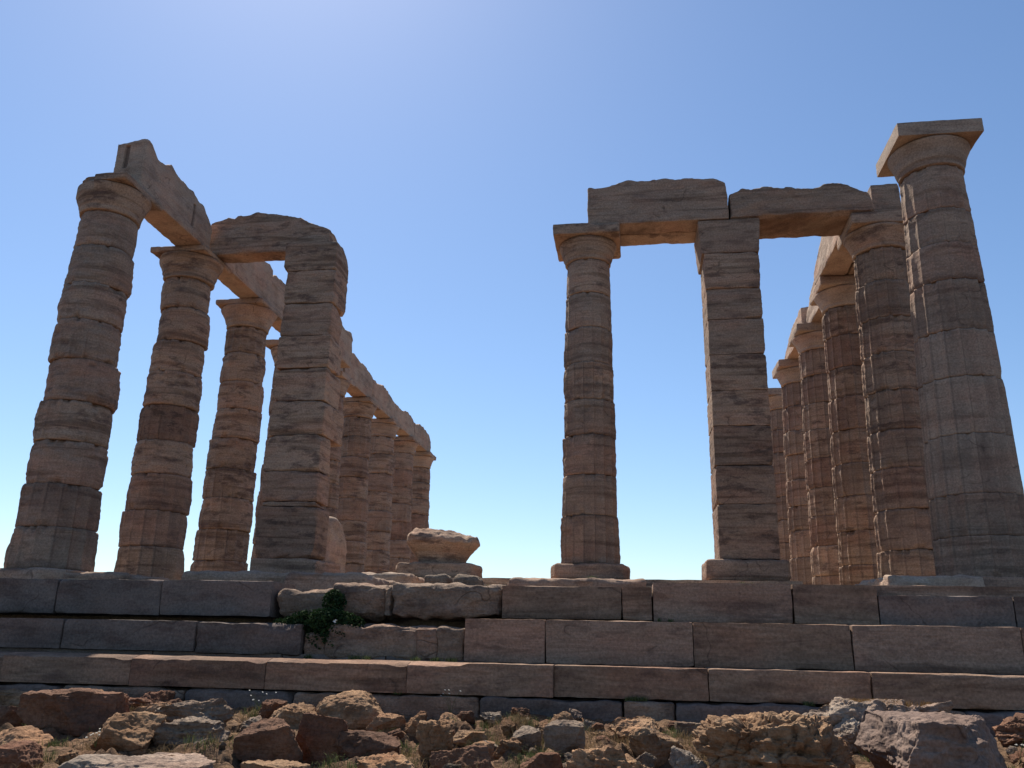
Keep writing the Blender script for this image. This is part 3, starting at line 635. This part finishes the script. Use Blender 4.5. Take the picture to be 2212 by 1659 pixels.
RK = [
 (-2.36, -2.46, .66, -1.21, -1.48, 'big dark red boulder with a smooth shaded face at the lower left', DARKR, dict(d=.55, box=.6, cuts=6, n=46, rg=.08)),
 (-3.34, -1.70, .62, -1.26, -1.40, 'long flat orange slab against the foot of the steps at the far left', RUSTY, dict(d=.4, box=.7, topflat=.3, lay=.04)),
 (-2.75, -1.66, .50, -1.24, -1.38, 'flat sunlit orange slab behind the big dark red boulder', RUSTY, dict(d=.4, box=.7, topflat=.3, lay=.03)),
 (-2.50, -1.72, .26, -1.29, -1.40, 'dark crumbly stone right of the flat orange slabs', DARKR, dict(rough_=.1)),
 (-2.09, -1.66, .46, -1.25, -1.37, 'low crumbly red rock with dry weeds, left, close to the foundation', DARKR, dict(rough_=.11, lay=.05)),
 (-1.86, -2.11, .44, -1.30, -1.46, 'sunlit tan slab tilted up to the right, beside the grey boulder', RUSTY, dict(d=.3, box=.7, tilt=(-.1, -.25), topflat=.35)),
 (-1.55, -3.01, .50, -1.31, -1.53, 'orange-topped rock with a dark front, lower left', RUSTY, dict(d=.42, box=.5, cuts=8, n=42)),
 (-1.39, -2.36, .66, -1.26, -1.47, 'big grey wrinkled boulder left of centre', GREYR, dict(d=.5, lay=.05, n=46, box=.3)),
 (-1.15, -2.87, .48, -1.34, -1.52, 'smaller grey rock in front of the big grey wrinkled boulder', GREYR, dict(d=.4, lay=.05, n=40)),
 (-2.90, -2.34, .34, -1.30, -1.47, 'dark red rock cut by the left edge', DARKR, dict(box=.5)),
 (-2.50, -2.85, .32, -1.43, -1.52, 'low orange ledge at the left edge', RUSTY, dict(topflat=.3, box=.6)),
 (-1.02, -3.80, 1.05, -1.44, -1.60, 'wide flat pale slab of rock at the bottom left', WHITER, dict(d=.6, box=.8, topflat=.45, n=50, rough_=.03, lay=.02)),
 (-.41, -3.14, .40, -1.29, -1.54, 'dark rounded rock right of the pale flat slab', DARKR, dict(box=.5, n=40)),
 (-.13, -2.93, .35, -1.27, -1.52, 'upright dark red slab standing on edge, left of centre', DARKR, dict(d=.2, box=.75, cuts=5, n=40)),
 (-.27, -1.90, .60, -1.20, -1.42, 'sunlit orange peak, highest of the rocks left of centre', RUSTY, dict(d=.5, n=46, box=.1, cuts=7, rough_=.06)),
 (-.73, -1.95, .46, -1.28, -1.42, 'lumpy orange mound left of the sunlit orange peak', RUSTY, dict(d=.4, rough_=.09, n=40)),
 (.20, -3.01, .52, -1.35, -1.53, 'long dark slab with a thin sunlit top edge, bottom centre', DARKR, dict(d=.28, box=.7, topflat=.25, tilt=(-.12, -.05), n=42)),
 (.67, -2.93, .25, -1.29, -1.52, 'pitted orange knob right of the long dark slab', RUSTY, dict(rough_=.1, pitf=.06, n=36)),
 (.05, -2.05, .30, -1.33, -1.44, 'small brown rock just right of the sunlit orange peak', RUSTY, dict()),
 (.31, -2.0, .24, -1.31, -1.44, 'brown lump behind the pitted orange knob', RUSTY, dict(rough_=.08)),
 (.50, -1.78, .20, -1.33, -1.42, 'pale brown stone near the foundation at centre', RUSTY, dict()),
 (.91, -3.13, .40, -1.42, -1.55, 'plank-like dark stone lying on edge, bottom centre', DARKR, dict(d=.14, box=.85, cuts=4, topflat=.2, tilt=(-.1, -.12))),
 (.93, -2.62, .24, -1.42, -1.5, 'flat orange stone above the plank-like stone', RUSTY, dict(topflat=.4)),
 (.56, -3.62, .52, -1.44, -1.60, 'orange mound cut by the bottom edge at centre', RUSTY, dict(rough_=.09, n=42, pitf=.03)),
 (-.11, -3.72, .42, -1.45, -1.60, 'sandy flat slab at the bottom edge below the upright dark slab', RUSTY, dict(topflat=.4, box=.7)),
 (.75, -2.17, .26, -1.39, -1.46, 'thin red slab in the grass right of centre', RUSTY, dict(topflat=.4, d=.16)),
 (1.21, -2.44, .20, -1.34, -1.48, 'pointed brown stone leaning left, right of centre', GREYR, dict(cuts=12)),
 (1.37, -1.80, .19, -1.29, -1.42, 'small brown pyramid-shaped stone against the foundation', RUSTY, dict(box=0, cuts=5, tilt=(0, .3))),
 (1.49, -2.64, .29, -1.29, -1.5, 'dark grey boulder with a flat shaded face, right of centre', GREYR, dict(box=.5, n=38)),
 (1.71, -2.05, .20, -1.35, -1.45, 'small flat orange stone among grass, behind the dark grey boulder', RUSTY, dict(topflat=.3)),
 (1.94, -1.90, .36, -1.31, -1.43, 'domed tan rock with a rough sunlit back, right of centre', RUSTY, dict(rough_=.07, n=38)),
 (2.09, -2.65, .44, -1.31, -1.5, 'wide brown rock with a dark hollow front, right of centre', RUSTY, dict(topflat=.15, rough_=.08, n=42)),
 (1.76, -2.35, .14, -1.40, -1.48, 'small dark stone between grass tufts', DARKR, dict(n=22)),
 (1.38, -3.24, .28, -1.41, -1.56, 'dark stone with a pale rim at the bottom edge', DARKR, dict(topflat=.2)),
 (1.88, -3.42, .60, -1.37, -1.6, 'broad jagged orange mound at the bottom right of centre', RUSTY, dict(rough_=.1, pitf=.06, n=50, box=.1, lay=.04)),
 (2.45, -1.85, .36, -1.30, -1.43, 'flat pale ledge in the sun at the right, by the foundation', GREYR, dict(topflat=.4, box=.6)),
 (2.82, -1.75, .16, -1.34, -1.43, 'little tan stone beside the flat pale ledge', RUSTY, dict(n=22)),
 (2.29, -3.12, .20, -1.36, -1.55, 'whitish pitted lump left of the huge brown rock', WHITER, dict(pitf=.08, rough_=.1)),
 (2.86, -3.31, .98, -1.17, -1.62, 'huge brown rock with a deeply pitted honeycomb crest', RUSTY, dict(d=.8, pitf=.07, rough_=.09, n=76, box=.25, lay=.05, cuts=7)),
 (3.86, -1.80, 1.28, -1.16, -1.36, 'long whitish pitted rock under the step at the right', WHITER, dict(d=.5, pitf=.05, rough_=.07, n=64, box=.6, cuts=6)),
 (3.79, -3.15, .90, -1.15, -1.62, 'big blocky boulder with a pale flat top and shaded pinkish face, lower right', BOUL, dict(d=.75, box=.86, cuts=3, n=84, topflat=.2, rough_=.06, rg=.05, lay=.015, pitf=.012)),
 (3.06, -1.62, .19, -1.27, -1.34, 'small orange plate propped left of the long whitish rock', RUSTY, dict(d=.12, box=.8, topflat=.3, n=22, sink=.06)),
 (3.50, -1.98, .34, -1.25, -1.43, 'grey crumbly rock in front of the long whitish rock', WHITER, dict(rough_=.1, pitf=.05)),
 (4.75, -1.75, .40, -1.23, -1.43, 'dull brown rock at the right edge by the foundation', DARKR, dict(lay=.05)),
 (4.42, -2.63, .18, -1.42, -1.5, 'small tan stone at the right edge beside the blocky boulder', RUSTY, dict(n=22)),
 (-2.25, -3.05, .46, -1.42, -1.56, 'rough brown rock low at the left, below the big dark red boulder', RUSTY, dict(d=.4, n=40)),
 (-1.95, -3.5, .40, -1.46, -1.6, 'dull brown rock near the bottom left corner', DARKR, dict(d=.35)),
]
for i, (x, y, w, zt, zb, lb, m, k) in enumerate(RK):
    k = dict(k); k['rough_'] = k.get('rough_', .055)*.75; k['n'] = int(k.get('n', 40)*1.25); tl = k.pop('tilt', (0, 0)); sk = k.pop('sink', .12)
    place_rock(x, y, w*1.08, zt, zb, lb, m, 600+i, tilt=tl, sink=sk, **k)
# rubble: small loose stones, copies of a few shapes
protos = []
rr = random.Random(9)
for i in range(7):
    v, q = rock(1, .8, .62, 700+i, n=16, rough_=.07, cuts=9)
    protos.append((v, q))
pm = [mesh_obj('loose_stone', v, q, m) for (v, q), m in zip(protos, [RUSTY, RUSTY, DARKR, GREYR, RUSTY, WHITER, DARKR])]
base = list(pm)
def auto_label(o, x, y, s, what):
    j = min(range(len(RK)), key=lambda q: (RK[q][0]-x)**2+(RK[q][1]-y)**2); rx, ry = RK[j][0], RK[j][1]
    sn = RK[j][5]
    for w_ in (', ', ' with ', ' at ', ' by ', ' right of', ' left of', ' behind', ' in front', ' against', ' cut', ' beside', ' between', ' among', ' under', ' standing', ' leaning', ' propped', ' tilted', ' lying', ' above', ' just', ' near', ' in the', ' below'):
        sn = sn.split(w_)[0]
    dr = ('left of' if x < rx else 'right of') if abs(x-rx) > abs(y-ry) else ('in front of' if y < ry else 'behind')
    colr = {'rusty_limestone': 'orange', 'dark_red_limestone': 'dark', 'grey_limestone': 'grey', 'pale_pitted_limestone': 'whitish'}[o.data.materials[0].name]
    return '%s %s %s the %s' % (colr, what, dr, sn)
mp = []
for i, m in enumerate([RUSTY, RUSTY, DARKR, GREYR, RUSTY, RUSTY, DARKR, WHITER]):
    v, q = rock(1, .8, .66, 740+i, n=36, rough_=.07, cuts=13, lay=.04, pitf=.03*(i % 2))
    mp.append(mesh_obj('rock', v, q, m))
LBS = set(); used = set(); rr2 = random.Random(21); cm = 0
while cm < 95:
    x = rr2.uniform(-3.6, 5.2); y = rr2.uniform(-4.1, -1.45)
    s_ = rr2.choice([.13, .16, .2, .24, .3])
    if any(abs(x-a) < (w*.5+s_*.25) and -.15 < (y-b_) < w*.6 for a, b_, w, *_r in RK): continue
    k_ = rr2.randrange(len(mp)); o = mp[k_]
    lb_ = ('low ' if s_ < .2 else 'knobbly ')+auto_label(o, x, y, s_, 'rock')
    if lb_ in LBS: continue
    LBS.add(lb_)
    if k_ in used: o = o.copy(); COL.objects.link(o)
    used.add(k_)
    o.location = (x, y, zg(x, y)+s_*.08); o.rotation_euler = (rr2.uniform(-.3, .3), rr2.uniform(-.3, .3), rr2.uniform(0, 6.28)); o.scale = (s_, s_, s_*rr2.uniform(.7, 1.15))
    tag(o, lb_, 'rock', 'middle sized rocks filling the heap'); cm += 1
cnt = 0
while cnt < 110:
    x = rr.uniform(-3.6, 5.2); y = rr.uniform(-4.2, -1.4)
    if rr.random() > .8-.15*abs(y+2.4): continue
    s = rr.choice([.05, .06, .08, .1, .13]); src = rr.choice(base)
    lb_ = ('tiny ' if s < .07 else ('small ' if s < .11 else 'fist-sized '))+auto_label(src, x, y, s, 'loose stone')
    if lb_ in LBS: continue
    LBS.add(lb_)
    o = src if src in pm else src.copy()
    if o is src: pm.remove(src)
    else: COL.objects.link(o)
    o.location = (x, y, zg(x, y)+s*.12); o.rotation_euler = (rr.uniform(-.4, .4), rr.uniform(-.4, .4), rr.uniform(0, 6.28)); o.scale = (s, s, s*rr.uniform(.8, 1.2))
    tag(o, lb_, 'stone', 'small loose stones among the boulders'); cnt += 1
for o in pm: bpy.data.objects.remove(o)

# two boulders below the stump
thingblock('boulder', 'rounded grey boulder below the stump, the left of two', 'boulder', -.17, .10, -.1, .25, -.33, -.135, GREYR, 801, rmin=.06, rmax=.10, amp=.025, res=.015)
thingblock('boulder', 'rounded grey boulder below the stump, the right of two', 'boulder', .15, .43, -.1, .25, -.33, -.135, GREYR, 802, rmin=.06, rmax=.10, amp=.025, res=.015)

# ------------------------------------------------------------------ plants
def leafmat(name, c1, c2, tr=.25):
    m = bpy.data.materials.new(name); m.use_nodes = True; nt = m.node_tree; b = nt.nodes['Principled BSDF']
    geo = nt.nodes.new('ShaderNodeTexCoord'); f = noise(nt, geo.outputs['Object'], 14, 4)
    c = ramp(nt, f, [(.35, c1), (.65, c2)]); nt.links.new(c, b.inputs['Base Color']); b.inputs['Roughness'].default_value = .95; b.inputs['Specular IOR Level'].default_value = .1
    t = nt.nodes.new('ShaderNodeBsdfTranslucent'); nt.links.new(c, t.inputs[0])
    mx = nt.nodes.new('ShaderNodeMixShader'); mx.inputs[0].default_value = tr
    nt.links.new(b.outputs[0], mx.inputs[1]); nt.links.new(t.outputs[0], mx.inputs[2]); nt.links.new(mx.outputs[0], nt.nodes['Material Output'].inputs[0])
    return m
STRAW = leafmat('dry_straw', (.15, .10, .05), (.28, .20, .11))
GREEN = leafmat('green_grass', (.06, .08, .03), (.13, .15, .06))
BROWN = leafmat('brown_cushion', (.16, .09, .035), (.26, .16, .07))
CAPER = leafmat('caper_leaf', (.012, .026, .011), (.030, .055, .018), .12)
WHITEF = leafmat('white_petal', (.8, .78, .72), (.85, .84, .8))
def blades(bases, hgt, wid, lean, seed, curl=1.0):
    n = len(bases); rs = np.random.RandomState(seed)
    a = rs.uniform(0, 2*np.pi, n); h = hgt*rs.uniform(.4, 1.2, n); l = h*lean*rs.uniform(.1, 1, n); a2 = rs.uniform(0, 2*np.pi, n)
    dirn = np.stack([np.cos(a), np.sin(a), 0*a], 1); sd = np.stack([np.cos(a2), np.sin(a2), 0*a], 1)*wid*rs.uniform(.6, 1.3, n)[:, None]
    B = np.asarray(bases); Mi = B+dirn*(l*.35)[:, None]+np.array([0, 0, 1])*(h*.6)[:, None]; Tp = B+dirn*(l*1.0)[:, None]+np.array([0, 0, 1])*h[:, None]*(1-.3*(l/h))[:, None]
    V = np.stack([B-sd, B+sd, Mi-sd*.7, Mi+sd*.7, Tp], 1).reshape(-1, 3)
    i = np.arange(n)*5
    F_ = np.concatenate([np.stack([i, i+1, i+3], 1), np.stack([i, i+3, i+2], 1), np.stack([i+2, i+3, i+4], 1)])
    return V, F_
def clumps(cs, per, rad, seed, zf=None):
    rs = np.random.RandomState(seed); out = []
    for (x, y, *r) in cs:
        rr_ = r[0] if r else rad; k = int(per*(rr_/rad)**1.3)
        q = rs.normal(size=(k, 2))*rr_*.5; 
        for a, b_ in q:
            X, Y = x+a, y+b_
            out.append((X, Y, (r[1] if len(r) > 1 else None)))
    P = np.array([(a, b_, 0) for a, b_, _ in out])
    z = zg_y(P[:, 1])+.05*fbm(P*1.1, 3, 1)+.045*np.maximum(fbm(P*3.3, 4, 2), -.2)-.01+bedz(P)*.8-.06*sstep(-1.5, -1.8, P[:, 1])
    zo = np.array([np.nan if c is None else c for _, _, c in out]); P[:, 2] = np.where(np.isnan(zo), z, zo)
    return P
rs = np.random.RandomState(3)
C1 = [(rs.uniform(-3.4, 5), rs.uniform(-3.7, -1.5), rs.uniform(.05, .14)) for _ in range(75)]
C1 += [(.15, -3.45, .18), (.3, -3.5, .15), (.45, -2.8, .1), (.6, -2.6, .12), (.95, -2.2, .2), (1.1, -2.0, .18), (1.3, -2.3, .2), (1.6, -2.4, .2), (1.75, -2.1, .2), (1.9, -2.35, .15), (2.3, -2.2, .18), (-2.1, -2.0, .15), (-2.25, -2.3, .12), (3.2, -2.7, .14), (3.3, -2.55, .12), (-.9, -3.2, .12), (1.0, -3.5, .15), (-1.7, -3.6, .25), (-2.2, -3.5, .25)]
V, F_ = blades(clumps(C1, 60, .08, 1), .10, .0015, 1.5, 2)
tag(mesh_obj('dry_grass', V, F_, STRAW), kind='stuff', label='dry straw-coloured grass between the boulders', cat='grass')
C2 = [(rs.uniform(-3.2, 5), rs.uniform(-3.2, -1.45), rs.uniform(.05, .12)) for _ in range(70)]
C2 += [(1.05, -1.75, .2), (1.3, -2.9, .15), (1.5, -1.9, .15), (2.2, -1.9, .15), (2.6, -2.1, .2), (2.75, -2.0, .15), (3.0, -1.75, .15), (.0, -2.5, .15), (.1, -2.3, .15), (-1.9, -1.6, .12), (-.8, -3.1, .1), (1.6, -3.0, .2)]
V, F_ = blades(clumps(C2, 70, .08, 3), .08, .0022, 1.2, 4)
tag(mesh_obj('green_grass', V, F_, GREEN), kind='stuff', label='low green weeds growing between the rocks', cat='grass')
C3 = [(3.75, -1.62, .16, -1.19), (3.9, -1.6, .12, -1.19), (3.6, -1.62, .1, -1.19), (4.15, -1.55, .06, -1.2)]
V, F_ = blades(clumps(C3, 420, .12, 5), .05, .0018, .8, 6)
tag(mesh_obj('brown_moss', V, F_, BROWN), kind='stuff', label='brown cushion of dry moss growing on the long whitish rock', cat='moss')
C4 = [(-.75, .45, .12, -.33), (-.25, .2, .08, -.3), (-.2, .35, .06, -.3), (.5, .2, .06, -.3), (.12, .2, .05, -.3), (-.95, .5, .1, -.33), (.75, .3, .1, -.33), (1.35, .6, .1, -.3)]
V, F_ = blades(clumps(C4, 260, .1, 7), .10, .0025, .9, 8)
tag(mesh_obj('dry_grass', V, F_, STRAW), kind='stuff', label='dry yellow tufts on the platform around the two rounded boulders', cat='grass')

C5 = [(-.55, -.93, .05, -.968), (-.42, -.95, .04, -.968), (.02, -.95, .04, -.968), (.22, -.96, .04, -.968), (.36, -.97, .05, -.968), (-1.0, -.9, .04, -.968), (1.93, -1.2, .05, -1.235), (2.02, -1.21, .05, -1.235), (-.05, -1.22, .04, -1.235), (3.35, -1.2, .04, -1.235),
      (2.3, -.56, .025, -.59), (2.2, -.58, .02, -.59), (.62, .5, .05, -.28), (1.5, 1.1, .05, -.1), (3.0, -.2, .03, -.235), (3.1, -.1, .03, -.235)]
V, F_ = blades(clumps(C5, 150, .05, 11), .045, .002, 1.0, 12)
tag(mesh_obj('joint_weeds', V, F_, GREEN), kind='stuff', label='little green weeds rooted in the joints of the steps', cat='weeds')

def leafy(n, seed, cx, cy, cz_, sx, sy, sz, ls):
    rs = np.random.RandomState(seed); P = []
    while len(P) < n:
        q = rs.uniform(-1, 1, 3)
        if np.linalg.norm(q) < 1 and (pn((q*2.3+seed)[None])[0] > -.25): P.append(q)
    P = np.array(P)*np.array([sx, sy, sz])+np.array([cx, cy, cz_])
    u = rs.normal(size=(n, 3)); u /= np.linalg.norm(u, axis=1)[:, None]; w = np.cross(u, rs.normal(size=(n, 3))); w /= np.linalg.norm(w, axis=1)[:, None]
    s = ls*rs.uniform(.6, 1.3, n)[:, None]
    V = np.stack([P-u*s, P+w*s*.75, P+u*s, P-w*s*.75], 1).reshape(-1, 3); i = np.arange(n)*4
    return V, np.stack([i, i+1, i+2, i+3], 1)
cb = empty('caper_bush', (-.92, -.7, -.75), 'dark green leafy bush hanging over the steps left of centre', 'bush')
v1, f1 = leafy(3000, 1, -.02, -.02, .10, .40, .10, .13, .015); v2, f2 = leafy(800, 2, .02, .10, .29, .12, .09, .13, .015); v3, f3 = leafy(500, 3, -.33, 0, .10, .22, .08, .05, .015); v4, f4 = leafy(1000, 5, .04, -.05, -.02, .22, .1, .14, .016)
mesh_obj('foliage', np.concatenate([v1, v2, v3, v4]), np.concatenate([f1, f2+len(v1), f3+len(v1)+len(v2), f4+len(v1)+len(v2)+len(v3)]), CAPER, cb)
def tubes(paths, r, n=5):
    V, Fq = [], []
    for P in paths:
        P = np.array(P); b0 = len(V)
        for k, p in enumerate(P):
            t = P[min(k+1, len(P)-1)]-P[max(k-1, 0)]; t /= np.linalg.norm(t)+1e-9
            a = np.cross(t, [0, .3, 1]); a /= np.linalg.norm(a)+1e-9; c = np.cross(t, a)
            rk = r*(1-.6*k/(len(P)-1))
            for j in range(n):
                th = 2*math.pi*j/n; V.append(p+rk*(a*math.cos(th)+c*math.sin(th)))
        for k in range(len(P)-1):
            for j in range(n): Fq.append([b0+k*n+j, b0+k*n+(j+1) % n, b0+(k+1)*n+(j+1) % n, b0+(k+1)*n+j])
    return np.array(V), np.array(Fq)
rs = np.random.RandomState(4)
V, q = tubes([[(0, .15, .15), (rs.uniform(-.15, .15), .05, .2), (rs.uniform(-.35, .25), -.05, rs.uniform(-.05, .3))] for _ in range(14)], .005)
mesh_obj('stems', V, q, leafmat('green_stem', (.06, .08, .03), (.1, .12, .05)), cb)
v, f = leafy(26, 9, .12, -.11, .12, .02, .015, .014, .008); mesh_obj('flower', v, f, WHITEF, cb)

# small white-flowered weeds
def weed(x, y, z, h, seed, label, spread=.08, n=5):
    root = empty('flowering_weed', (x, y, z), label, 'weed', 'white flowered weeds')
    rs = np.random.RandomState(seed); tips = [(rs.uniform(-spread, spread), rs.uniform(-.04, .02), h*rs.uniform(.5, 1)) for _ in range(n)]
    V, q = tubes([[(0, 0, 0), (t[0]*.4, t[1]*.5, t[2]*.6), t] for t in tips], .0016, 4); mesh_obj('stem', V, q, GREEN, root)
    for t in tips:
        v, f = leafy(10, seed, t[0], t[1], t[2], .006, .006, .004, .0045); mesh_obj('flower', v, f, WHITEF, root)
weed(-1.15, -1.5, -1.40, .20, 1, 'thin weed with tiny white flowers above the big grey boulder', n=9, spread=.14)
weed(.45, -1.36, -1.38, .26, 2, 'thin weed with white flowers before the foundation at centre', n=7, spread=.12)
weed(-1.55, -3.15, -1.5, .12, 3, 'low weed with white flowers by the orange-topped rock', n=7)
weed(4.35, -2.6, -1.45, .18, 4, 'green weed with a white flower right of the blocky boulder', n=5, spread=.06)

# bird far up in the sky
bm = bpy.data.materials.new('dark_feathers'); bm.use_nodes = True; bm.node_tree.nodes['Principled BSDF'].inputs['Base Color'].default_value = (.012, .012, .014, 1)
bird = empty('bird', (CAM[0]-15.32*7.5, CAM[1]+31.81*7.5, CAM[2]+26.78*7.5), 'tiny dark bird gliding high in the upper left sky', 'bird')
bv = np.array([(-.17, 0, .0), (-.08, .03, .02), (.02, .045, .025), (.14, .01, .0), (.2, .03, .0), (.2, -.03, 0), (.02, -.045, .025), (-.08, -.03, .02),
               (-.05, 0, .05), (-.05, 0, -.03), (.05, .42, .06), (.07, -.42, .06), (-.04, .2, .07), (-.04, -.2, .07), (.08, .2, .05), (.08, -.2, .05)], float)
bf = [[0, 1, 8], [1, 2, 8], [2, 3, 8], [3, 6, 8], [6, 7, 8], [7, 0, 8], [1, 0, 9], [2, 1, 9], [3, 2, 9], [6, 3, 9], [7, 6, 9], [0, 7, 9], [3, 4, 5], [1, 12, 14], [1, 14, 2], [12, 10, 14], [7, 15, 13], [7, 6, 15], [13, 15, 11]]
bo = mesh_obj('body', bv, bf, bm, bird, smooth=False); bird.rotation_euler = (.5, .5, -.5)
